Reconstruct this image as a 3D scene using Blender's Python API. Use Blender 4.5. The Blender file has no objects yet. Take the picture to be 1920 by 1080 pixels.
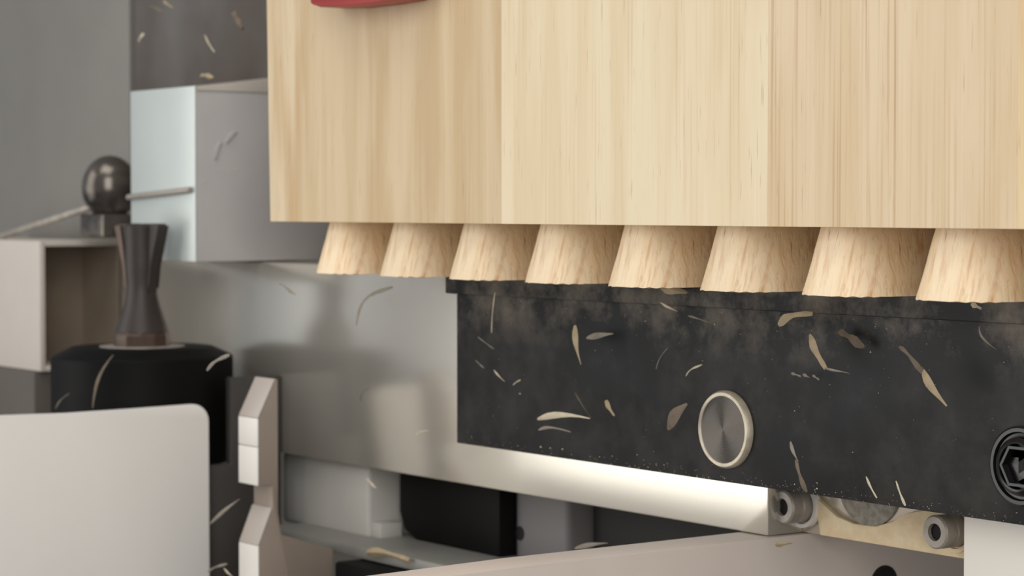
import bpy, bmesh, math, random
from mathutils import Vector, Matrix
random.seed(7)
S = 0.001                                    # everything below is measured in millimetres
sc = bpy.context.scene
COL = sc.collection

# ------------------------------------------------------------------ camera
F = 4400.0
PHI = math.atan(3136.0 / F); TH = math.atan(152.0 / F)
FWD = Vector((-math.cos(PHI) * math.cos(TH), math.sin(PHI) * math.cos(TH), -math.sin(TH)))
RGT = Vector((math.sin(PHI), math.cos(PHI), 0.0))
UPV = RGT.cross(FWD)
def ray(px, py): return FWD + RGT * ((px - 960) / F) - UPV * ((py - 540) / F)
CAM = -415.0 * ray(1135, 421.7)              # board's lower front edge lies on the world X axis
def at(px, py, X=None, Y=None, Z=None):
    d = ray(px, py)
    if X is not None: t = (X - CAM.x) / d.x
    elif Y is not None: t = (Y - CAM.y) / d.y
    else: t = (Z - CAM.z) / d.z
    return CAM + d * t
cd = bpy.data.cameras.new('camera'); cam = bpy.data.objects.new('camera', cd); COL.objects.link(cam)
cd.sensor_width = 36.0; cd.lens = 36.0 * F / 1920.0; cd.clip_start = 0.01; cd.clip_end = 50
cam.matrix_world = Matrix.Translation(CAM * S) @ Matrix((RGT, UPV, -FWD)).transposed().to_4x4()
cd.dof.use_dof = True; cd.dof.focus_distance = 0.385; cd.dof.aperture_fstop = 44
sc.camera = cam

# ------------------------------------------------------------------ world and lights
w = bpy.data.worlds.new('world'); sc.world = w; w.use_nodes = True
w.node_tree.nodes['Background'].inputs[0].default_value = (0.86, 0.90, 1.0, 1)
w.node_tree.nodes['Background'].inputs[1].default_value = 0.24
def area(name, pos, target, sx, sy, rad, color):
    l = bpy.data.lights.new(name, 'AREA'); l.shape = 'RECTANGLE'; l.size = sx; l.size_y = sy
    l.energy = rad * sx * sy * math.pi; l.color = color
    o = bpy.data.objects.new(name, l); COL.objects.link(o); o.location = pos
    o.rotation_euler = (Vector(target) - Vector(pos)).to_track_quat('-Z', 'Y').to_euler()
    return o
def mirrored(px, py, Y, dist):               # where a front face at depth Y looks when seen from the camera side
    p = at(px, py, Y=Y); d = ray(px, py).normalized()
    return p * S + Vector((d.x, -d.y, d.z)) * dist
area('workshop_window', (-1.05, -1.70, 0.2), (0, 0, 0.1), 1.24, 2.3, 2.5, (1.0, 0.975, 0.93))
area('ceiling_lamp', (0.4, -0.7, 1.7), (0, 0, 0), 1.4, 1.0, 3.0, (1.0, 0.96, 0.90))
area('side_fill', (1.55, -1.1, 0.5), (0, 0, 0), 1.0, 1.4, 4.2, (1.0, 0.975, 0.935))  # added fill light from the right, brightens the faces turned that way
area('far_window', mirrored(300, 320, 12, 1.5), at(305, 320, Y=12) * S, 0.2, 0.5, 0.5, (0.9, 0.98, 1.0))
sc.view_settings.view_transform = 'Standard'; sc.view_settings.look = 'None'
sc.view_settings.gamma = 1.0; sc.view_settings.use_curve_mapping = False
sc.view_settings.exposure = 0.0

# ------------------------------------------------------------------ materials
def lin(c):
    return tuple((v / 255 / 12.92 if v / 255 <= 0.04045 else ((v / 255 + 0.055) / 1.055) ** 2.4) for v in c) + (1.0,)
def mat(name, col, rough=0.5, metal=0.0, var=0.0, vscale=(60, 60, 60), col2=None, bump=0.0, bscale=900.0, coat=0.0, spec=0.5, coat_r=0.05, aniso=0.0):
    m = bpy.data.materials.new(name); m.use_nodes = True
    nt = m.node_tree; b = nt.nodes['Principled BSDF']
    b.inputs['Roughness'].default_value = rough; b.inputs['Metallic'].default_value = metal
    b.inputs['Specular IOR Level'].default_value = spec
    b.inputs['Coat Weight'].default_value = coat; b.inputs['Coat Roughness'].default_value = coat_r
    c1 = lin(col)
    tc = nt.nodes.new('ShaderNodeTexCoord')
    mp = nt.nodes.new('ShaderNodeMapping'); mp.inputs['Scale'].default_value = vscale
    nt.links.new(tc.outputs['Object'], mp.inputs['Vector'])
    nz = nt.nodes.new('ShaderNodeTexNoise'); nz.inputs['Scale'].default_value = 1.0; nz.inputs['Detail'].default_value = 5
    nt.links.new(mp.outputs[0], nz.inputs['Vector'])
    rp = nt.nodes.new('ShaderNodeValToRGB')
    c2 = lin(col2) if col2 else tuple(v * (1 - var) for v in c1[:3]) + (1,)
    rp.color_ramp.elements[0].position = 0.35; rp.color_ramp.elements[1].position = 0.65
    rp.color_ramp.elements[0].color = c2; rp.color_ramp.elements[1].color = c1
    nt.links.new(nz.outputs['Fac'], rp.inputs['Fac'])
    nt.links.new(rp.outputs['Color'], b.inputs['Base Color'])
    if bump:
        n2 = nt.nodes.new('ShaderNodeTexNoise'); n2.inputs['Scale'].default_value = bscale; n2.inputs['Detail'].default_value = 4
        nt.links.new(tc.outputs['Object'], n2.inputs['Vector'])
        bp = nt.nodes.new('ShaderNodeBump'); bp.inputs['Strength'].default_value = bump; bp.inputs['Distance'].default_value = 0.0002
        nt.links.new(n2.outputs['Fac'], bp.inputs['Height']); nt.links.new(bp.outputs[0], b.inputs['Normal'])
    return m

def wood(name, light, dark, streak, dens=0.5, seed=0.0, pits=0.0, rough=0.55, torn=0.0):
    """Vertical-grain pine/rubberwood: broad bands, fine streaks and short pores."""
    m = bpy.data.materials.new(name); m.use_nodes = True
    nt = m.node_tree; N = nt.nodes; L = nt.links; b = N['Principled BSDF']
    b.inputs['Roughness'].default_value = rough; b.inputs['Specular IOR Level'].default_value = 0.3
    tc = N.new('ShaderNodeTexCoord')
    def noise(scale, detail=4, off=0.0, dist=0.0):
        mp = N.new('ShaderNodeMapping'); mp.inputs['Scale'].default_value = scale
        mp.inputs['Location'].default_value = (seed + off, off * 0.7, seed * 0.37)
        L.new(tc.outputs['Object'], mp.inputs['Vector'])
        n = N.new('ShaderNodeTexNoise'); n.inputs['Scale'].default_value = 1.0; n.inputs['Detail'].default_value = detail
        n.inputs['Distortion'].default_value = dist
        L.new(mp.outputs[0], n.inputs['Vector']); return n
    def ramp(src, p0, c0, p1, c1):
        r = N.new('ShaderNodeValToRGB'); r.color_ramp.elements[0].position = p0; r.color_ramp.elements[1].position = p1
        r.color_ramp.elements[0].color = c0; r.color_ramp.elements[1].color = c1
        L.new(src, r.inputs['Fac']); return r
    def mix(fac, a, bcol):
        mx = N.new('ShaderNodeMix'); mx.data_type = 'RGBA'
        if isinstance(fac, float): mx.inputs[0].default_value = fac
        else: L.new(fac, mx.inputs[0])
        for sock, v in ((mx.inputs[6], a), (mx.inputs[7], bcol)):
            if isinstance(v, tuple): sock.default_value = v
            else: L.new(v, sock)
        return mx.outputs[2]
    broad = ramp(noise((150, 60, 14), 3, 0, 0.6).outputs['Fac'], 0.36, lin(dark), 0.62, lin(light))
    fine = ramp(noise((1500, 600, 16), 3, 3.1).outputs['Fac'], 0.5, (0, 0, 0, 1), 0.74, (dens, dens, dens, 1))
    gate = ramp(noise((220, 100, 22), 2, 9.7).outputs['Fac'], 0.42, (0.12,) * 3 + (1,), 0.62, (1, 1, 1, 1))
    mg = N.new('ShaderNodeMath'); mg.operation = 'MULTIPLY'
    L.new(fine.outputs[0], mg.inputs[0]); L.new(gate.outputs[0], mg.inputs[1])
    c = mix(mg.outputs[0], broad.outputs[0], lin(streak))
    pore = ramp(noise((2600, 900, 130), 2, 5.3).outputs['Fac'], 0.66, (0, 0, 0, 1), 0.8, (0.45 + pits,) * 3 + (1,))
    c = mix(pore.outputs[0], c, lin((150, 104, 62)))
    oi = N.new('ShaderNodeObjectInfo')
    hs = N.new('ShaderNodeHueSaturation')
    mr = N.new('ShaderNodeMapRange'); mr.inputs[3].default_value = 0.93; mr.inputs[4].default_value = 1.06
    L.new(oi.outputs['Random'], mr.inputs[0]); L.new(mr.outputs[0], hs.inputs['Value']); L.new(c, hs.inputs['Color'])
    L.new(hs.outputs[0], b.inputs['Base Color'])
    bp = N.new('ShaderNodeBump'); bp.inputs['Strength'].default_value = 0.25; bp.inputs['Distance'].default_value = 0.00015
    L.new(fine.outputs[0], bp.inputs['Height']); bp.invert = True
    L.new(bp.outputs[0], b.inputs['Normal'])
    if torn:
        tn = ramp(noise((1100, 800, 300), 4, 7.7, 0.3).outputs['Fac'], 0.5, (0, 0, 0, 1), 0.72, (1, 1, 1, 1))
        b2 = N.new('ShaderNodeBump'); b2.inputs['Strength'].default_value = torn; b2.inputs['Distance'].default_value = 0.0006; b2.invert = True
        L.new(tn.outputs[0], b2.inputs['Height']); L.new(bp.outputs[0], b2.inputs['Normal']); L.new(b2.outputs[0], b.inputs['Normal'])
    return m

# ------------------------------------------------------------------ mesh helpers
def fin(bm, ang=35):
    bmesh.ops.recalc_face_normals(bm, faces=bm.faces)
    me = bpy.data.meshes.new('mesh'); bm.to_mesh(me); bm.free()
    for p in me.polygons: p.use_smooth = True
    me.set_sharp_from_angle(angle=math.radians(ang))
    return me
def merge(dst, src):
    me = bpy.data.meshes.new('tmp'); src.to_mesh(me); src.free(); dst.from_mesh(me); bpy.data.meshes.remove(me)
def prism(poly, axis, a, b, bev=0.0, seg=2):
    """Extrude a 2D outline along an axis from a to b (axis Y: (x,z); X: (y,z); Z: (x,y))."""
    bm = bmesh.new()
    def P(u, v, t): return {'X': (t, u, v), 'Y': (u, t, v), 'Z': (u, v, t)}[axis]
    lo = [bm.verts.new(P(u, v, a)) for u, v in poly]; hi = [bm.verts.new(P(u, v, b)) for u, v in poly]
    n = len(poly)
    bm.faces.new(lo); bm.faces.new(hi[::-1])
    for i in range(n): bm.faces.new((lo[i], lo[(i + 1) % n], hi[(i + 1) % n], hi[i]))
    bmesh.ops.recalc_face_normals(bm, faces=bm.faces)
    if bev > 0:
        es = [e for e in bm.edges if e.calc_face_angle(0) > 0.5]
        bmesh.ops.bevel(bm, geom=es, offset=bev, segments=seg, affect='EDGES', profile=0.5)
    return bm
def box(x0, x1, y0, y1, z0, z1, bev=0.3, seg=2):
    x0, x1 = sorted((x0, x1)); z0, z1 = sorted((z0, z1)); y0, y1 = sorted((y0, y1))
    return prism([(x0, z0), (x1, z0), (x1, z1), (x0, z1)], 'Y', y0, y1, bev, seg)
def lathe(prof, n=48, base=(0, 0, 0), direction=(0, 0, 1)):
    """prof: (radius, height) pairs, closed with caps where the radius is not zero."""
    bm = bmesh.new(); rings = []
    q = Vector((0, 0, 1)).rotation_difference(Vector(direction)); base = Vector(base)
    for r, h in prof:
        if r < 1e-6: rings.append([bm.verts.new(base + q @ Vector((0, 0, h)))])
        else: rings.append([bm.verts.new(base + q @ Vector((r * math.cos(2 * math.pi * k / n), r * math.sin(2 * math.pi * k / n), h))) for k in range(n)])
    for A, B in zip(rings, rings[1:]):
        for k in range(n):
            k2 = (k + 1) % n
            if len(A) == 1 and len(B) == 1: continue
            if len(A) == 1: bm.faces.new((A[0], B[k2], B[k]))
            elif len(B) == 1: bm.faces.new((A[k], A[k2], B[0]))
            else: bm.faces.new((A[k], A[k2], B[k2], B[k]))
    if len(rings[0]) > 1: bm.faces.new(rings[0][::-1])
    if len(rings[-1]) > 1: bm.faces.new(rings[-1])
    return bm
def rod(p, q, r, n=16):
    p = Vector(p); q = Vector(q); L = (q - p).length
    return lathe([(r * 0.8, 0), (r, r * 0.3), (r, L - r * 0.3), (r * 0.8, L)], n, p, (q - p).normalized())

def place(name, bm, m, parent=None, base=None, ang=35):
    """Link a mesh built in world millimetres as one object whose origin is its parent's origin or its own base."""
    if parent is not None:
        org = Vector(parent['_o']); 
    else:
        vs = [v.co for v in bm.verts]
        org = Vector(((min(v.x for v in vs) + max(v.x for v in vs)) / 2, (min(v.y for v in vs) + max(v.y for v in vs)) / 2, min(v.z for v in vs)))
    for v in bm.verts: v.co = (v.co - org) * S
    o = bpy.data.objects.new(name, fin(bm, ang)); COL.objects.link(o)
    o.data.name = name; o.data.materials.append(m)
    o['_o'] = tuple(org)
    if parent is not None: o.parent = parent
    else: o.location = org * S
    return o
def empty(name, org, label, cat, group=None):
    o = bpy.data.objects.new(name, None); COL.objects.link(o); o.empty_display_size = 0.01
    o.location = Vector(org) * S; o['_o'] = tuple(org)
    return tag(o, label, cat, group)
def tag(o, label, cat, group=None):
    o['label'] = label; o['category'] = cat
    if group: o['group'] = group
    return o

BED = -130.0
# ------------------------------------------------------------------ palette
M_bed = mat('bed_grey', (120, 116, 110), 0.5, 0.3)
M_panel = mat('panel_grey', (118, 115, 109), 0.45, 0.0, 0.08, (40, 40, 40))
M_wall = mat('dark_wall', (122, 118, 114), 0.8, 0.0, 0.35, (9, 9, 9), col2=(84, 72, 64))
M_lit_face = mat('lit_face_pale', (206, 214, 210), 0.3, 0.15, 0.05, (30, 30, 30))  # window reflection on the stop block's front, put into the base colour
M_jaw = mat('grey_jaw', (196, 193, 190), 0.42, 0.1, 0.10, (40, 40, 40), bump=0.05)
M_plate = mat('satin_plate', (222, 216, 204), 0.20, 0.74, 0.05, (20, 20, 20))
M_cream = mat('dusty_cream', (250, 230, 192), 0.75, 0.0, 0.0, (420, 420, 420), col2=(238, 214, 174), bump=0.6)
M_black = mat('black_anodised', (34, 34, 36), 0.5, 0.0, 0.0, (110, 110, 110), col2=(25, 25, 26), bump=0.08, spec=0.25)
M_gloss_black = mat('glossy_black_steel', (20, 20, 21), 0.22, 0.0, 0.2, (200, 200, 200))
M_spindle = mat('black_spindle', (16, 15, 15), 0.55, 0.0, 0.2, (60, 60, 60), spec=0.12)
M_sheet = mat('silver_sheet', (240, 237, 232), 0.42, 0.0, 0.03, (30, 30, 30))
M_dark = mat('dark_carriage', (62, 58, 55), 0.55, 0.0, 0.2, (60, 60, 60))
M_steel = mat('dusty_steel', (172, 164, 154), 0.5, 0.25, 0.25, (300, 300, 300))
M_tool = mat('tool_steel', (62, 55, 51), 0.5, 0.3, 0.2, (200, 200, 60))
M_nut = mat('worn_nut_steel', (88, 72, 62), 0.4, 0.5, 0.3, (400, 400, 40))
M_white = mat('white_bracket', (240, 236, 229), 0.45, 0.0, 0.05, (50, 50, 50))
M_tube = mat('white_tube', (196, 188, 178), 0.5, 0.0, 0.05, (50, 50, 50))
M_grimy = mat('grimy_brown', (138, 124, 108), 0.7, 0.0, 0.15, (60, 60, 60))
M_taupe = mat('taupe_casting', (216, 204, 194), 0.6, 0.0, 0.06, (50, 50, 50), bump=0.05)
M_casting = mat('grey_casting', (190, 187, 180), 0.6, 0.0, 0.08, (40, 40, 40), bump=0.06)
M_red = mat('red_plastic', (176, 58, 54), 0.4, 0.0, 0.1, (60, 60, 60))
M_hole = mat('hole_dark', (22, 20, 18), 0.8)
M_chip = [mat('chip_pale', (206, 194, 168), 0.7, 0, 0.12, (500, 500, 500)), mat('chip_tan', (176, 158, 126), 0.7, 0, 0.2, (500, 500, 500)),
          mat('chip_brown', (118, 104, 88), 0.75, 0, 0.25, (500, 500, 500)), mat('chip_grey', (150, 142, 128), 0.75, 0, 0.2, (500, 500, 500))]

# ------------------------------------------------------------------ setting
o = place('wall_back', box(-3000, 900, 420, 426, BED, 1200, 0), M_wall); o['kind'] = 'structure'
o = place('floor', box(-3000, 500, -150, 420, BED - 10, BED, 0), M_bed); o['kind'] = 'structure'

# ------------------------------------------------------------------ the board with its tails
xl0 = at(500, 0, Y=0).x; xl1 = at(507, 415, Y=0).x
BT = 20.0; BH = 190.0
board = empty('pine_board', ((xl1 + 130) / 2, BT / 2, 0), 'upright pale pine board with a row of freshly cut dovetails along its lower end', 'board')
cuts = [at(p, 200, Y=0).x for p in (572, 940, 1440, 1908)]
xr = 175.0
edges = [xl1] + cuts + [xr]
staves = [wood('pine_edge', (226, 206, 172), (204, 174, 132), (186, 150, 104), 0.3, 11.0),
          wood('pine_tan', (226, 203, 166), (212, 185, 144), (188, 150, 106), 0.35, 23.0),
          wood('pine_pale', (233, 217, 185), (226, 206, 170), (202, 168, 122), 0.45, 37.0),
          wood('pine_streaked', (236, 214, 180), (227, 201, 162), (186, 142, 98), 0.8, 51.0),
          wood('pine_outer', (236, 212, 170), (228, 200, 154), (196, 154, 104), 0.5, 67.0)]
zt = at(500, 0, Y=0).z
for i in range(5):
    a, b = edges[i] + (0.0 if i == 0 else 0.004), edges[i + 1] - 0.004
    at_top = a if i else xl1 + (xl0 - xl1) * BH / zt
    place('stave', prism([(a, 0), (b, 0), (b, BH), (at_top, BH)], 'Y', 0, BT, 0.04, 1), staves[i], board)
M_tail = wood('cut_tail', (246, 224, 190), (236, 206, 164), (196, 142, 92), 0.7, 5.0, 0.25, 0.65, 0.3)
def tail_mesh(h=10.9, wr=6.3, wb=8.3, setback=0.9, flare=2.6, ry=6.5):
    bm = bmesh.new(); rows = []; NR = 7; NA = 18
    for j in range(NR):
        t = j / (NR - 1); hw = wr + (wb - wr) * t; yf = setback + flare * (1 - t)
        pts = [(-hw, BT - 0.1)]
        for k in range(NA + 1):
            th = math.pi * k / NA
            cx = -math.cos(th); sy = math.sin(th)
            ex = math.copysign(abs(cx) ** 0.8, cx); ey = sy ** 0.8
            rag = 0.06 * math.sin(17.3 * k + 5 * j)
            pts.append((hw * ex, yf + ry * (1 - ey) + (rag if 0 < j else 0)))
        pts.append((hw, BT - 0.1))
        rows.append([bm.verts.new((x, y, -h * t + (0.10 * math.sin(9.1 * q) if j == NR - 1 else 0))) for q, (x, y) in enumerate(pts)])
    for A, B in zip(rows, rows[1:]):
        for k in range(len(A)): bm.faces.new((A[k], A[(k + 1) % len(A)], B[(k + 1) % len(A)], B[k]))
    bm.faces.new(rows[0]); bm.faces.new(rows[-1][::-1])
    return bm
TX = []
for p, y in ((596, 512), (711, 517), (838, 524), (980, 531), (1135, 537), (1307, 544), (1498, 553), (1713, 563)):
    TX.append(at(p, y, Y=4.0).x)
step = (TX[7] - TX[0]) / 7
print('tail pitch', step, [round(b - a, 2) for a, b in zip(TX, TX[1:])], 'h', at(1135, 537, Y=1).z, at(596, 512, Y=1).z, at(1713, 563, Y=1).z)
WB = 8.3
tb = tail_mesh(); first = None
for i in range(11):
    x = TX[0] + WB + i * step
    if i == 0:
        for v in tb.verts: v.co.x += 0
        t = bpy.data.objects.new('dovetail_tail', None)
        bm = tb
        for v in bm.verts: v.co = v.co * S
        me = fin(bm, 50); me.materials.append(M_tail)
        t = bpy.data.objects.new('dovetail_tail', me); COL.objects.link(t); first = t
    else:
        t = first.copy(); COL.objects.link(t)
    t.parent = board
    t.location = (Vector((x, 0, 0)) - Vector(board['_o'])) * S

# red clamp foot pressing the board near the top
pa = at(612, 6, Y=-3); pb = at(802, 6, Y=-3); zz = at(700, 12, Y=-3).z
cxm = (pa.x + pb.x) / 2; hw = (pb.x - pa.x) / 2
poly = [(cxm - hw, zz + 40), (cxm - hw, zz + 1.6), (cxm - hw * 0.82, zz + 0.7), (cxm - hw * 0.3, zz + 0.1), (cxm + hw * 0.35, zz), (cxm + hw * 0.75, zz + 0.2), (cxm + hw * 0.95, zz + 1.4), (cxm + hw, zz + 3), (cxm + hw, zz + 40)]
tag(place('red_clamp', prism(poly, 'Y', -7, -0.02, 0.5), M_red), 'red rounded clamp foot pressed against the face of the pine board', 'clamp')

# ------------------------------------------------------------------ black support block behind the board
YB = 22.0
lb = at(856, 700, Y=YB); zb = at(860, 831, Y=YB).z
print('block bottom z', zb, at(1900, 983, Y=YB).z)
xb0 = lb.x; xb1 = 170.0
block = empty('support_block', ((xb0 + xb1) / 2, YB + 10, zb), 'black metal support block behind and below the dovetails, dusted with shavings', 'machine block')
def dusty_black():
    m = M_black.copy(); m.name = 'dusty_black'
    nt = m.node_tree; N = nt.nodes; L = nt.links; b = N['Principled BSDF']
    src = b.inputs['Base Color'].links[0].from_socket
    tc = N.new('ShaderNodeTexCoord')
    n1 = N.new('ShaderNodeTexNoise'); n1.inputs['Scale'].default_value = 55; n1.inputs['Detail'].default_value = 9; n1.inputs['Roughness'].default_value = 0.7
    L.new(tc.outputs['Object'], n1.inputs['Vector'])
    r1 = N.new('ShaderNodeValToRGB'); r1.color_ramp.elements[0].position = 0.46; r1.color_ramp.elements[1].position = 0.74
    L.new(n1.outputs['Fac'], r1.inputs['Fac'])
    sx = N.new('ShaderNodeSeparateXYZ'); L.new(tc.outputs['Object'], sx.inputs[0])
    mr = N.new('ShaderNodeMapRange'); mr.inputs[1].default_value = (-13 - zb - 12) * S; mr.inputs[2].default_value = (-16 - zb) * S
    mr.inputs[3].default_value = 0.12; mr.inputs[4].default_value = 1.0
    L.new(sx.outputs['Z'], mr.inputs[0])
    mu = N.new('ShaderNodeMath'); mu.operation = 'MULTIPLY'; L.new(r1.outputs[0], mu.inputs[0]); L.new(mr.outputs[0], mu.inputs[1])
    mx = N.new('ShaderNodeMix'); mx.data_type = 'RGBA'; L.new(mu.outputs[0], mx.inputs[0]); L.new(src, mx.inputs[6]); mx.inputs[7].default_value = lin((136, 126, 112))
    L.new(mx.outputs[2], b.inputs['Base Color'])
    return m
M_dusty = dusty_black()
place('body', box(xb0, xb1, YB, YB + 7.9, zb, 8, 0.25), M_dusty, block)
zl = at(836, 550, Y=YB - 1).z; xl = at(836, 535, Y=YB - 1).x
place('ledge', box(xl, xb1, YB - 1.2, YB, zl, 6, 0.25), M_dusty, block)
# steel pin let into the block
M_turned = mat('turned_steel', (92, 87, 82), 0.28, 0.8, 0.1, (50, 50, 50))
pc = at(1364, 805, Y=YB); R = abs(at(1364, 732, Y=YB).z - at(1364, 878, Y=YB).z) / 2
pin = place('dowel_pin', lathe([(R * 0.86, 0)] + [(R * 0.86 * (1 - k / 44), 1.1 + (0.035 if k % 2 else 0)) for k in range(44)] + [(0, 1.1)], 64, (0, 0, 0), (0, -1, 0)), M_turned, None, ang=5)
pin.data.transform(Matrix.Translation(Vector(pin['_o']) * S)); pin.parent = block; pin.location = (pc - Vector(block['_o'])) * S
pin['_o'] = tuple(pc); pin['label'] = 'round turned steel pin end'
M_ring = mat('dusty_bright_ring', (214, 203, 182), 0.45, 0.4, 0.2, (500, 500, 500), bump=0.2)
place('pin_ring', lathe([(R, 0), (R, 0.7), (R * 0.95, 1.25), (R * 0.87, 1.25), (R * 0.85, 1.0)], 64, pc, (0, -1, 0)), M_ring, pin)
# large black socket screw at the right
pc = at(1918, 874, Y=YB); R = abs(at(1918, 797, Y=YB).z - at(1918, 948, Y=YB).z) / 2
scr = place('socket_screw', lathe([(R, 0), (R, 0.7), (R * 0.95, 0.9), (R * 0.86, 0.9), (R * 0.82, 0.35), (R * 0.76, 0.3), (R * 0.72, 1.2), (R * 0.62, 1.6), (R * 0.57, 1.5), (R * 0.55, 0.15), (0, 0.15)], 64, pc, (0, -1, 0)), M_gloss_black, block, ang=30)
scr['label'] = 'large black hex socket screw'
def hexhole(r, d, c, direction=(0, -1, 0)):
    return lathe([(r, 0.0), (r, d), (r * 0.93, d), (r * 0.9, 0.02), (0, 0.02)], 6, c, direction)
place('hex_socket', lathe([(R * 0.56, 0.2), (R * 0.57, 1.42), (R * 0.49, 1.42), (R * 0.47, 0.2)], 6, pc, (0, -1, 0)), M_gloss_black, scr, ang=20)

# ------------------------------------------------------------------ pale plate behind the block, with the pocket and its two screws
YP = 30.0; PD = 8.6
zp = at(1440, 1005, Y=YP).z; xp0 = at(226, 560, Y=YP).x
print('plate bottom', zp, at(525, 850, Y=YP).z, at(700, 872, Y=YP).z)
xe = at(1440, 960, Y=YP).x; xe2 = at(1806, 1010, Y=YP).x; xp1 = 160.0
plate = empty('mounting_plate', ((xp0 + xp1) / 2, YP + 8, zp), 'long pale satin plate under the black block, with a pocket near its right end', 'machine plate')
ZPT = at(365, 491, Y=12).z - 0.3
bm = box(xp0, xe, YP, YP + PD, zp, ZPT, 0.35); merge(bm, box(xp0, xp1, YP + PD - 0.01, YP + PD + 8, zp, ZPT, 0.3))
place('plate_body', bm, M_plate, plate)
place('plate_end', box(xe2, xp1, YP, YP + PD, -75, ZPT, 0.35), mat('ivory_plate', (252, 247, 236), 0.4), plate)
# dust-coated lining of the pocket
p0 = at(1530, 1000, Y=YP + PD - 1.2); 
poly = []
for px, py in ((1526, 930), (1548, 950), (1568, 968), (1600, 982), (1640, 987), (1672, 978), (1700, 962), (1735, 956), (1830, 970), (1830, 1064), (1537, 1010)):
    q = at(px, py, Y=YP + PD - 1.2); poly.append((q.x, max(q.z, zp + 0.2)))
place('pocket_lining', prism(poly, 'Y', YP + PD - 1.2, YP + PD + 0.05, 0.25), M_cream, plate)
M_rough = mat('rough_cast_grey', (172, 166, 154), 0.95, 0.0, 0.35, (900, 900, 900), bump=0.8, bscale=2200)
dc = at(1628, 905, Y=YP + PD - 0.5); dr = abs(at(1628, 984, Y=YP + PD - .5).z - dc.z)
place('cast_boss', lathe([(dr * 1.05, 0), (dr * 1.05, 0.5), (dr, 0.75), (dr * 0.5, 0.85), (0, 0.85)], 48, dc + Vector((0, 0.45, 0)), (0, -1, 0)), M_rough, plate)
def cap_screw(px, py, top, bot, yf):
    c = at(px, py, Y=yf); r = abs(at(px, top, Y=yf).z - at(px, bot, Y=yf).z) / 2
    L = YP + PD - 1.0 - yf
    s = place('cap_screw', lathe([(r * 0.9, -L), (r * 1.0, -L + 0.2), (r, -L * 0.55), (r * 0.93, -L * 0.5), (r, -L * 0.45), (r, -0.35), (r * 0.9, 0.0), (r * 0.52, 0.0), (r * 0.5, -0.9), (0, -0.9)], 40, c, (0, -1, 0)), M_steel, plate, ang=30)
    place('hex_socket', hexhole(r * 0.56, 0.12, c + Vector((0, 0.8, 0)), (0, -1, 0)), M_hole, s, ang=20)
    cb = lathe([(r * 1.35, 0), (r * 1.35, 1.3), (r * 1.12, 1.3), (r * 1.08, 0.2)], 40, Vector((c.x, YP + PD - 0.6, c.z)), (0, -1, 0))
    place('counterbore', cb, M_cream if px > 1600 else M_white, plate)
cap_screw(1466, 951, 920, 983, YP + 2.2)
cap_screw(1752, 998, 966, 1030, YP + 2.0)

# ------------------------------------------------------------------ taupe bracket under the plate
xt = xe + 0.5
poly = []
for px, py in ((700, 1098), (1000, 1058), (1250, 1030), (1440, 1008.5)):
    q = at(px, py, X=xt); poly.append((q.y, min(q.z, zp - 0.1)))
q = at(1440, 1008.5, X=xt)
poly += [(YP + 66, zp - 0.1), (YP + 66, BED), (poly[0][0], BED)]
bm = prism(poly, 'X', xt - 9, xt, 0.4)
brk = place('bearing_bracket', bm, M_taupe); tag(brk, 'taupe grey cast bracket with a round hole, under the pocketed plate', 'bracket')
hc = at(1657, 1094, X=xt); hr = 3.3
place('bore', lathe([(hr * 1.05, 0.0), (hr * 1.05, 0.25), (hr * 0.92, 0.3), (hr * 0.85, 0.05), (0, 0.04)], 40, hc, (1, 0, 0)), M_hole, brk)

# ------------------------------------------------------------------ things under the plate, further back
YC = 34.0
a = at(528, 930, Y=YC); b = at(690, 1013, Y=YC)
cast = empty('gearbox_casting', ((a.x + b.x) / 2, YC + 8, b.z), 'pale grey box casting below the plate, left of the black motor', 'machine part')
place('body', box(a.x, b.x, YC, YC + 30, b.z, zp - 0.5, 1.2, 3), M_casting, cast)
place('side_rib', box(b.x, b.x + 4, YC + 1, YC + 7, b.z - 0.5, b.z + 4.2, 0.5), M_casting, cast)
YM = 40.0
a = at(748, 960, Y=YM); b = at(936, 1046, Y=YM)
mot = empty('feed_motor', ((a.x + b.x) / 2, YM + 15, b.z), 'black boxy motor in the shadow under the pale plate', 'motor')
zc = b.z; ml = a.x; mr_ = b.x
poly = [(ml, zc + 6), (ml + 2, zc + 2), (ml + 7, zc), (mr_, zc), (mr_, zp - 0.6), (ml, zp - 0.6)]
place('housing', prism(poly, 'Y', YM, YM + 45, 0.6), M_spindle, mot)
c = at(1013, 985, Y=YM + 4)
fl = place('flange', box(mr_, at(1064, 985, Y=YM + 4).x, YM + 4, YM + 40, zc - 1, zp - 0.6, 1.5, 3), mat('dull_grey_flange', (124, 120, 120), 0.6, 0.0), mot)
place('bolt_hole', lathe([(1.6, 0), (1.6, 0.12), (0, 0.12)], 24, at(975, 1000, Y=YM + 4), (0, -1, 0)), M_hole, fl)
fx = at(1064, 985, Y=YM + 4).x
tag(place('shadow_cover', box(fx + 1, xe - 10, YM + 10, YM + 55, zc - 6, zp - 0.6, 0.6), mat('shadow_black', (38, 36, 33), 0.7)), 'dark cover plate to the right of the black motor, under the plate', 'cover')
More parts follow.
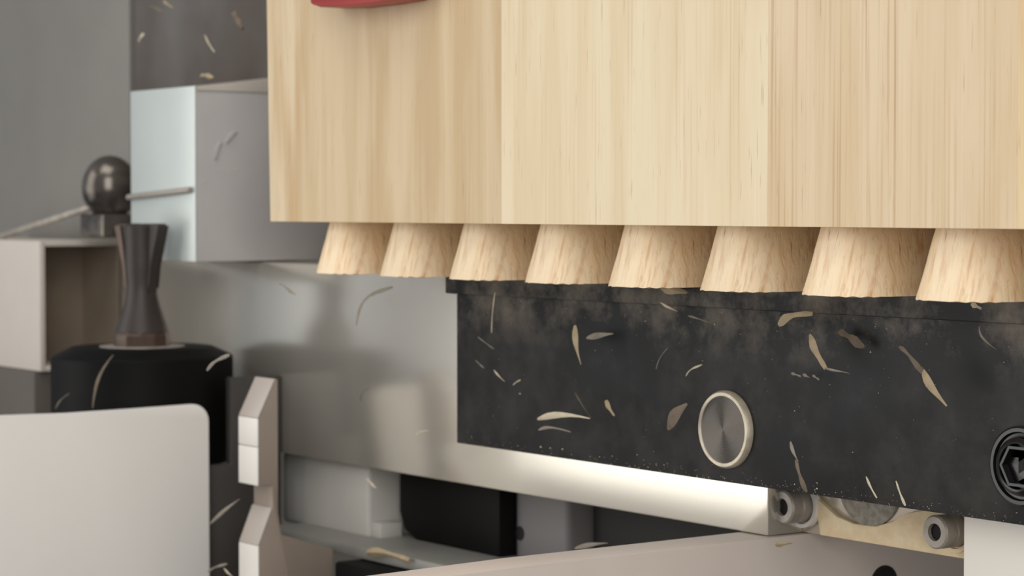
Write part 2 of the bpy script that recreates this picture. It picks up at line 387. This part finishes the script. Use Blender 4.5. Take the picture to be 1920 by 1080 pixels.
# grey ledge in front of them and a black box below it
YL = 24.0
a = at(528, 990, Y=YL); b = at(1010, 1060, Y=YL); zl0 = at(690, 1028, Y=YL).z
tag(place('base_ledge', box(at(500, 1000, Y=YL).x, at(1010, 1060, Y=YL).x, YL, YL + 60, zl0 - 2.8, zl0, 0.5), mat('ledge_grey', (150, 148, 142), 0.4, 0.1, 0.1)), 'flat grey ledge running under the casting and the motor', 'ledge')
a = at(626, 1060, Y=18)
zt2 = at(640, 1043, Y=18).z
tag(place('black_housing', box(a.x, at(830, 1085, Y=18).x, 18, 80, BED, min(zt2, zl0 - 3.0), 0.8), M_spindle), 'small black housing at the bottom, under the grey ledge', 'housing')

# ------------------------------------------------------------------ grey jaw behind the cutter
YJ = 12.0
j0 = at(245, 330, Y=YJ); j1 = at(365, 330, Y=YJ); jz0 = at(365, 491, Y=YJ).z; jz1 = at(365, 170, Y=YJ).z
jaw = empty('stop_block', ((j0.x + j1.x) / 2, YJ + 19, jz0), 'squared grey metal stop block left of the board, its front face bright', 'machine block')
place('body', box(j0.x, j1.x, YJ + 0.5, YJ + 38, jz0, jz1, 0.25), M_jaw, jaw)
place('lit_face', box(j0.x, j1.x + 0.15, YJ, YJ + 0.5, jz0, jz1 + 1.2, 0.2), M_lit_face, jaw)  # added layer whose pale tint stands in for the reflected window
poly = [(YJ + 0.6, jz1), (YJ + 38, jz1), (YJ + 38, jz1 + 5.6), (YJ + 0.6, jz1 + 0.9)]
place('cap_strip', prism(poly, 'X', j0.x, j1.x + 0.2, 0.15), M_tube, jaw)
def flake(px, py, X, pts, t, m, parent):
    c = at(px, py, X=X)
    place('paint_flake', prism([(c.y + u, c.z + v) for u, v in pts], 'X', X, X + t, 0.12, 2), m, parent)
flake(408, 280, j1.x, [(-1.0, -2.4), (-0.3, -2.2), (0.3, 0.2), (1.2, 1.4), (0.7, 2.2), (-0.2, 1.2), (-0.9, 0)], 0.5, M_jaw, jaw)
flake(430, 258, j1.x, [(-1.2, -1.4), (-0.3, -1.0), (1.6, 1.2), (2.2, 1.0), (1.8, 1.7), (0.6, 1.5), (-0.8, 0)], 0.5, M_jaw, jaw)

# ------------------------------------------------------------------ grey guard sheet on the left, lever hub, white channel
YG = 36.0
gx = at(243, 200, Y=YG).x
tag(place('guard_panel', box(gx - 150, gx, YG, YG + 2, BED, 170, 0.3), M_panel), 'large plain grey guard sheet filling the left of the view', 'panel')
YH = 24.0
hc = at(206, 352, Y=YH); hr = abs(at(206, 291, Y=YH).z - at(206, 413, Y=YH).z) / 2
hub = empty('clamp_lever', (hc.x, YH, hc.z - hr - 5), 'dark polished round lever hub with a thin rod, half hidden by the stop block', 'lever')
M_hub = mat('dark_polished', (120, 112, 104), 0.22, 0.6, 0.75, (60, 60, 130))
hrx = hr * 0.86
place('ball', lathe([(hrx * math.sin(math.pi * k / 16) if 0 < k < 16 else 0, -hr * math.cos(math.pi * k / 16)) for k in range(17)], 40, hc), M_hub, hub, ang=60)
place('foot', box(hc.x - 8.5, hc.x + 6, YH - 5, YH + 4, hc.z - hr - 4.6, hc.z - hr * 0.8, 0.8), M_hub, hub)
place('lever_rod', rod(at(-60, 464, Y=YH - 5), at(172, 388, Y=YH - 5), 0.95), M_steel, hub)
place('rod_reflection', rod(at(240, 370, Y=11.2), at(357, 356, Y=11.2), 0.75), M_steel, jaw)  # added solid rod standing in for the lever's reflection in the front face

YT = 9.0
tx = at(75, 560, Y=YT).x; tz1 = at(75, 452, Y=YT).z; tz0 = at(75, 697, Y=YT).z; ty1 = at(228, 560, X=tx).y
ch = empty('white_channel', (tx - 30, (YT + ty1) / 2, tz0), 'white square metal channel with an open dark end, left of the cutter', 'channel')
bm = box(tx - 70, tx, YT, YT + 1.6, tz0, tz1, 0.3); place('front_wall', bm, M_tube, ch)
place('top_wall', box(tx - 70, tx, YT + 1.6, ty1, tz1 - 1.5, tz1, 0.25), M_tube, ch)
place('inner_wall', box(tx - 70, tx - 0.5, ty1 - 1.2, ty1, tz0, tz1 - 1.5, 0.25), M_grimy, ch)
place('bottom_wall', box(tx - 70, tx, YT + 1.6, ty1 - 1.2, tz0, tz0 + 1.5, 0.25), M_tube, ch)
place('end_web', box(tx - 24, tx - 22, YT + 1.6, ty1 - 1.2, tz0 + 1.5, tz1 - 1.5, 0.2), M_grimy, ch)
tag(place('base_rail', box(tx - 80, tx - 2, YT - 1, ty1 + 4, BED, tz0 - 0.05, 0.5), mat('rail_taupe', (84, 76, 70), 0.6, 0, 0.1)), 'dull brown grey rail that the white channel stands on', 'rail')

# ------------------------------------------------------------------ cutter and spindle
YK = 5.0
kc = at(266, 560, Y=YK); kx, ky = kc.x, kc.y
def kz(py): return at(266, py, Y=YK).z
PX = (at(266, 500, Y=YK).z - at(266, 600, Y=YK).z) / 100.0      # millimetres in one picture pixel here
cut = empty('dovetail_cutter', (kx, ky, kz(650)), 'dark steel dovetail cutter standing upright on the black spindle', 'cutter')
prof = [(r * PX, kz(y)) for r, y in ((50, 622), (46, 608), (40, 592), (34, 574), (30, 558), (28, 544), (28, 530), (30, 512), (31, 490), (31, 460), (32, 440), (33, 424), (30, 421), (12, 421))]
place('shank', lathe(prof, 40, (kx, ky, 0)), M_tool, cut)
nut = lathe([(r * PX, kz(y)) for r, y in ((53, 650), (53, 628), (51, 624), (48, 619), (20, 619))], 12, (kx, ky, 0))
place('collet_nut', nut, M_nut, cut, ang=20)
for k in range(2):
    a = math.radians(20 + 180 * k)
    wing = [(r * PX, kz(y)) for r, y in ((10, 550), (27.5, 550), (29, 530), (33, 500), (42, 468), (54, 424), (52, 419), (10, 419))]
    bm = prism(wing, 'Y', -1.6, 1.6, 0.2, 1)
    Rm = Matrix.Translation((kx, ky, 0)) @ Matrix.Rotation(a, 4, 'Z')
    bm.transform(Rm); w_ = place('cutting_wing', bm, M_tool, cut)
    edge = [(r * PX, kz(y)) for r, y in ((24, 540), (29, 540), (34, 500), (43, 468), (55, 423), (40, 423), (32, 470))]
    bm = prism(edge, 'Y', 1.55, 2.1, 0.08, 1); bm.transform(Rm)
    place('carbide_tip', bm, M_nut, w_)
spz = kz(648); SR = 169 * PX
sp = empty('spindle', (kx, ky, kz(848)), 'round black spindle with a slanted rim, carrying the dark cutter', 'spindle')
place('nose', lathe([(SR * 0.98, kz(862)), (SR, kz(856)), (SR, kz(668)), (SR * 0.985, kz(665)), (SR * 0.80, kz(651)), (SR * 0.78, kz(649.5)), (SR * 0.3, kz(649.5))], 72, (kx, ky, 0)), M_spindle, sp, ang=25)
place('body', lathe([(SR * 0.86, BED), (SR * 0.86, kz(862))], 64, (kx, ky, 0)), M_dark, sp)
place('washer', lathe([(SR * 0.47, kz(649.5)), (SR * 0.47, kz(648)), (SR * 0.45, kz(647.5)), (SR * 0.3, kz(647.5))], 48, (kx, ky, 0)), M_steel, sp)

# ------------------------------------------------------------------ bright cover sheet in the left foreground
xs = kx + SR + 6
pts = []
corner = at(386, 757, X=xs); y1 = corner.y; z1 = corner.z
for px, py in ((-120, 788), (0, 778), (120, 774), (240, 766)):
    q = at(px, py, X=xs); pts.append((q.y, q.z))
rr = 4.2
zc_ = at(345, 758, X=xs).z
for k in range(9):
    t = math.pi / 2 * (1 - k / 8)
    pts.append((y1 - rr + rr * math.cos(t), zc_ - rr + rr * math.sin(t)))
pts += [(y1 + 0.1, BED), (pts[0][0], BED)]
sheet = empty('cover_sheet', (xs, y1 - 25, BED), 'bright silver cover sheet with a rounded corner in the lower left foreground', 'cover')
place('sheet', prism(pts, 'X', xs, xs + 1.5, 0.2), M_sheet, sheet)
gp = [(u + 0.9, v - 0.6 if v > BED + 1 else v) for u, v in pts[4:-1]]
place('edge_band', prism([(y1 - rr - 1, gp[0][1])] + gp + [(y1 - rr - 1, BED)], 'X', xs - 2.5, xs, 0.2), M_hole, sheet)  # black band behind the sheet's right edge

# ------------------------------------------------------------------ castellated white bracket right of the spindle
xq = at(485, 850, Y=2.0).x; tk = 8.6
def qp(px, py): q = at(px, py, X=xq); return (q.y, q.z)
y_front = 2.0
zA = qp(517, 711)[1]; zB = qp(485, 785)[1]; zC = qp(485, 911)[1]; zD = qp(487, 955)[1]; zE = qp(485, 1024)[1]
yb = qp(522, 850)[0]; NB = yb - 1.6; yw = qp(625, 1060)[0]
poly = [(yb, zA), (yb - 0.7, zA), (y_front, zB), (y_front, zC), (NB, zC - 0.2), (NB, zD), (y_front, zE), (y_front, BED), (yw, BED), (yw, qp(625, 1030)[1]), (yb + 0.8, qp(530, 1003)[1]), (yb, zD - 1)]
M_side_shade = mat('bracket_side_shade', (160, 146, 134), 0.5, 0.2, 0.12, (60, 60, 60))  # shaded tone of the bracket's side, put into the base colour
M_chamfer_tone = mat('bracket_chamfer_tone', (190, 180, 170), 0.45, 0.1, 0.08, (60, 60, 60))  # half-lit tone of the chamfers, put into the base colour
brk2 = empty('notched_bracket', (xq - tk / 2, y_front + 3, BED), 'white bracket with a notch and slanted teeth, right of the black spindle', 'bracket')
place('web', prism(poly, 'X', xq - tk, xq, 0.3), M_side_shade, brk2)
def strip(p, q, t=0.35):
    d = Vector((q[0] - p[0], q[1] - p[1])).normalized(); n = Vector((d.y, -d.x))
    if n.x > 0: n = -n
    pl = [p, q, (q[0] + n.x * t, q[1] + n.y * t), (p[0] + n.x * t, p[1] + n.y * t)]
    return prism(pl, 'X', xq - tk - 0.05, xq + 0.05, 0.15)
for a_, b_ in (((y_front, zB), (y_front, (zB * 0.58 + zC * 0.42))), ((y_front, zB * 0.57 + zC * 0.43), (y_front, zC)), ((y_front, zE), (y_front, BED))):
    place('lit_front_strip', strip(a_, b_), M_white, brk2)  # added strips that carry the front faces' lit tone as colour
for a_, b_ in (((yb - 0.7, zA), (y_front, zB)), ((NB, zD), (y_front, zE))):
    place('lit_chamfer_strip', strip(a_, b_), M_chamfer_tone, brk2)  # added strips, light falling on the chamfers painted as a mid tone
xc = kx + SR + 0.3
ysp = at(433, 900, X=xc + 2.5).y; ysl = at(380, 900, X=xc + 2.5).y; zfl = kz(858)
tag(place('side_plate', prism([(ysl, BED), (YP - 0.2, BED), (YP - 0.2, at(460, 707, X=xc + 2.5).z), (ysp, at(460, 707, X=xc + 2.5).z), (ysp, zfl), (ysl, zfl)], 'X', xc, xc + 2.5, 0.3), M_dark), 'dark grey side plate between the black spindle and the notched bracket', 'plate')

# ------------------------------------------------------------------ flying and lying shavings
def shaving(pa, pb, Y, wmm, curl=0.6, m=0, lump=False, X=None):
    a = at(pa[0], pa[1], Y=Y, X=X); b = at(pb[0], pb[1], Y=Y, X=X)
    d = b - a; L = d.length; d.normalize()
    nrm = Vector((1, 0, 0)) if X is not None else Vector((0, -1, 0))
    side = nrm.cross(d).normalized()
    bm = bmesh.new(); n = 7; rows = []
    tw = random.uniform(-0.7, 0.7); ph = random.uniform(0.5, 1.5)
    for i in range(n + 1):
        t = i / n
        prof = (math.sin(math.pi * (0.08 + 0.84 * t)) ** (0.5 if lump else 0.8)) * (0.75 + 0.35 * math.sin(6 * t * ph + ph))
        hw = wmm * 0.5 * max(prof, 0.15)
        c = a + d * (L * t) + nrm * (curl * math.sin(math.pi * t) * min(L, 6) * 0.22) + side * (curl * 0.1 * L * math.sin(math.pi * t * ph))
        s2 = (side * math.cos(tw * (t - .5)) + nrm * math.sin(tw * (t - .5)))
        th = nrm * (wmm * 0.18 if lump else 0.07)
        rows.append([bm.verts.new(c - s2 * hw), bm.verts.new(c + th + nrm * hw * 0.25), bm.verts.new(c + s2 * hw), bm.verts.new(c - th + nrm * hw * 0.2)])
    for A, B in zip(rows, rows[1:]):
        for k in range(4): bm.faces.new((A[k], A[(k + 1) % 4], B[(k + 1) % 4], B[k]))
    bm.faces.new(rows[0]); bm.faces.new(rows[-1][::-1])
    return place('wood_shaving', bm, M_chip[m], None, ang=60)
G_blk = 'shavings flying before the black block'; G_left = 'shavings flying at the left'
chips = [
 ((1240, 538), (1288, 552), 19, 2.2, 0.5, 1, True, 'pale lump of wood clinging beneath the fifth dovetail', G_blk),
 ((1238, 567), (1270, 586), 19, 0.45, 0.4, 0, False, 'thin pale sliver just below the lump under the fifth dovetail', G_blk),
 ((1290, 592), (1330, 606), 19, 0.4, 0.4, 3, False, 'faint short sliver above and left of the steel pin, near the dovetails', G_blk),
 ((1460, 609), (1524, 588), 17, 2.1, 0.7, 1, False, 'leaf-shaped tan shaving with a thin tail, under the seventh dovetail', G_blk),
 ((1518, 628), (1548, 692), 17, 2.6, 0.6, 1, False, 'broad upright tan shaving above the steel pin', G_blk),
 ((1546, 690), (1592, 705), 17, 0.4, 0.8, 3, False, 'hair-thin tail below the broad upright tan shaving', G_blk),
 ((1686, 650), (1742, 700), 16, 1.3, 0.9, 2, False, 'slim upper half of the long twisted shaving at the right', G_blk),
 ((1728, 690), (1772, 765), 16, 1.9, 0.8, 1, False, 'wider lower half of the long twisted shaving at the right', G_blk),
 ((1574, 622), (1622, 648), 20, 1.9, 0.4, 2, True, 'reddish brown lump of dust stuck on the black block below the ledge', G_blk),
 ((1822, 570), (1840, 579), 18, 1.1, 0.3, 0, True, 'tiny pale lump hanging under the rightmost dovetail', G_blk),
 ((1836, 612), (1864, 660), 20, 0.4, 1.2, 3, False, 'thin curled sliver near the right edge of the black block', G_blk),
 ((1078, 610), (1088, 684), 16, 1.9, 0.5, 1, False, 'upright orange tan shaving near the left end of the black block', G_blk),
 ((1100, 634), (1150, 628), 20, 1.2, 0.3, 3, False, 'dull smear-like grey shaving right of the upright orange one', G_blk),
 ((1286, 705), (1316, 682), 18, 0.5, 0.4, 0, False, 'short bright sliver above and left of the steel pin', G_blk),
 ((1230, 692), (1252, 652), 18, 0.3, 0.3, 3, False, 'hair-thin slanting sliver left of the short bright one', G_blk),
 ((1136, 752), (1152, 780), 18, 1.5, 0.3, 1, True, 'small yellow crumb of wood left of the steel pin', G_blk),
 ((1252, 804), (1290, 760), 17, 2.6, 0.5, 2, False, 'broad brownish shaving just left of the steel pin', G_blk),
 ((1008, 786), (1106, 798), 16, 1.4, 1.0, 0, False, 'long pale crescent shaving near the lower left of the black block', G_blk),
 ((1010, 806), (1070, 812), 18, 0.8, 0.8, 3, False, 'dim shaving just below the long pale crescent', G_blk),
 ((928, 548), (922, 624), 16, 0.6, 0.3, 0, False, 'long upright pale sliver near the left end of the ledge', G_blk),
 ((926, 694), (946, 716), 18, 0.5, 0.2, 0, False, 'short pale sliver near the left edge of the black block', G_blk),
 ((962, 722), (976, 712), 18, 0.45, 0.2, 0, False, 'tiny pale sliver right of the short one near the left edge', G_blk),
 ((896, 632), (926, 654), 19, 0.4, 0.2, 3, False, 'faint sliver high by the left edge of the black block', G_blk),
 ((892, 676), (908, 690), 19, 0.4, 0.2, 3, False, 'faint tiny sliver close to the left edge of the black block', G_blk),
 ((1078, 736), (1108, 784), 19, 0.3, 0.2, 2, False, 'hair-thin dark sliver above the end of the pale crescent', G_blk),
 ((1482, 828), (1496, 866), 16, 0.8, 0.4, 3, False, 'dim upright sliver low on the block, right of the steel pin', G_blk),
 ((1492, 862), (1514, 922), 16, 1.5, 0.5, 2, False, 'long dull brown shaving above the left cap screw', G_blk),
 ((1624, 894), (1644, 934), 16, 0.8, 0.3, 0, False, 'left one of two pale slivers above the pocket', G_blk),
 ((1680, 902), (1698, 948), 16, 0.8, 0.3, 0, False, 'right one of two pale slivers above the pocket', G_blk),
 ((1484, 700), (1502, 706), 20, 0.6, 0.2, 3, True, 'first of three grey specks in a row on the block', G_blk),
 ((1506, 702), (1518, 708), 20, 0.6, 0.2, 3, True, 'second of three grey specks in a row on the block', G_blk),
 ((1524, 704), (1536, 712), 20, 0.6, 0.2, 3, True, 'third of three grey specks in a row on the block', G_blk),
 ((782, 822), (804, 808), 20, 0.7, 1.0, 0, False, 'pale curl in front of the plate beside the lower left block corner', G_left),
 ((688, 898), (706, 914), 20, 0.9, 0.4, 0, False, 'bright short chip in front of the grey casting', G_left),
 ((668, 610), (734, 532), 10, 1.4, 1.0, 3, False, 'large faint crescent in front of the plate below the second dovetail', G_left),
 ((676, 752), (692, 726), 16, 0.6, 0.5, 2, False, 'faint brown sliver in front of the middle of the plate', G_left),
 ((524, 532), (556, 550), 16, 0.9, 0.4, 3, False, 'faint pale shaving in front of the plate under the stop block', G_left),
 ((174, 764), (214, 670), -20, 1.7, 0.7, 2, False, 'long brown shaving drifting before the black spindle', G_left),
 ((388, 694), (430, 664), -20, 1.3, 0.3, 3, False, 'straight pale chip at the right rim of the spindle', G_left),
 ((104, 766), (130, 738), -20, 0.5, 0.3, 3, False, 'thin sliver low at the left of the spindle', G_left),
 ((394, 982), (450, 938), -6, 0.9, 0.2, 3, False, 'straight grey sliver between the cover sheet and the notched bracket', G_left),
 ((390, 1072), (426, 1056), -6, 0.8, 0.2, 3, False, 'flat sliver beside the cover sheet near the bottom of the frame', G_left),
 ((420, 1066), (436, 1082), -6, 0.7, 0.2, 0, False, 'short pale sliver at the very bottom by the notched bracket', G_left),
 ((260, 78), (270, 62), 20, 1.2, 0.3, 0, False, 'small bright chip at the left of the dark backdrop', G_left),
 ((384, 66), (402, 98), 20, 0.9, 0.3, 0, False, 'straight pale sliver in the middle of the dark backdrop', G_left),
 ((376, 142), (400, 143), 20, 1.4, 0.3, 1, False, 'leaf-like tan chip just above the stop block', G_left),
 ((438, 24), (456, 52), 20, 2.6, 0.4, 2, True, 'dull brown diamond chip high beside the board', G_left),
 ((306, 2), (324, 15), 20, 1.0, 0.3, 1, False, 'tan chip at the top edge of the dark backdrop', G_left),
 ((280, 12), (304, 20), 22, 1.0, 0.3, 2, False, 'dim brown chip left of the tan one at the top', G_left),
 ((1078, 1028), (1140, 1022), 30, 1.0, 0.4, 3, False, 'pale chip in the dark under the plate', G_left),
 ((1455, 1022), (1485, 1020), 26, 1.1, 0.4, 1, True, 'tan crumb lying under the pocket corner of the plate', G_left),
]
for pa, pb, Y, wd, cu, m, lump, lab, g in chips:
    tag(shaving(pa, pb, Y, wd, cu, m, lump), lab, 'wood shaving', g)
# orange shaving heap lying on the ledge
tag(shaving((690, 1036), (768, 1052), 23, 2.6, 0.5, 1, True), 'orange brown lump of shavings on the grey ledge', 'wood shaving', G_left)

# fine sawdust grains on the block face and plate edge
dust = bmesh.new()
def grain(p, r):
    vs = [dust.verts.new(p + Vector(v) * r * random.uniform(.6, 1.3)) for v in ((1, 0, 0), (-1, 0, 0.2), (0, 0.0, 1), (0, -0.9, 0))]
    for f in ((0, 1, 2), (0, 1, 3), (1, 2, 3), (0, 2, 3)): dust.faces.new([vs[k] for k in f])
zlow = zb
for k in range(420):
    px = random.uniform(865, 1915); low = random.random() < 0.45
    x = at(px, 800, Y=YB).x
    if low: z = zlow + abs(random.gauss(0.3, 0.8)) + 0.1
    elif random.random() < 0.6: z = zl - abs(random.gauss(0, 3.0))
    else: z = random.uniform(zlow, zl)
    grain(Vector((x, YB - 0.03, z)), random.choice((0.06, 0.08, 0.08, 0.1, 0.15)))
for px, py, r in ((975, 739, .3), (1210, 603, .3), (1340, 609, .28), (1632, 661, .25), (1490, 771, .2), (1490, 909, .22), (1532, 906, .22), (1532, 917, .24), (1014, 839, .3), (1032, 841, .25), (1055, 843, .3)):
    grain(at(px, py, Y=YB - 0.1), r)
for px, py in ((465, 300), (418, 318), (428, 322), (442, 318), (384, 340), (452, 470), (430, 476), (498, 470), (532, 484)):
    grain(at(px, py, X=j1.x + 0.15), random.uniform(0.2, 0.4))
o = place('sawdust', dust, M_chip[0]); o['kind'] = 'stuff'
tag(o, 'fine pale sawdust grains sticking to the black block and the stop block', 'sawdust')

for o in bpy.data.objects:
    if '_o' in o: del o['_o']
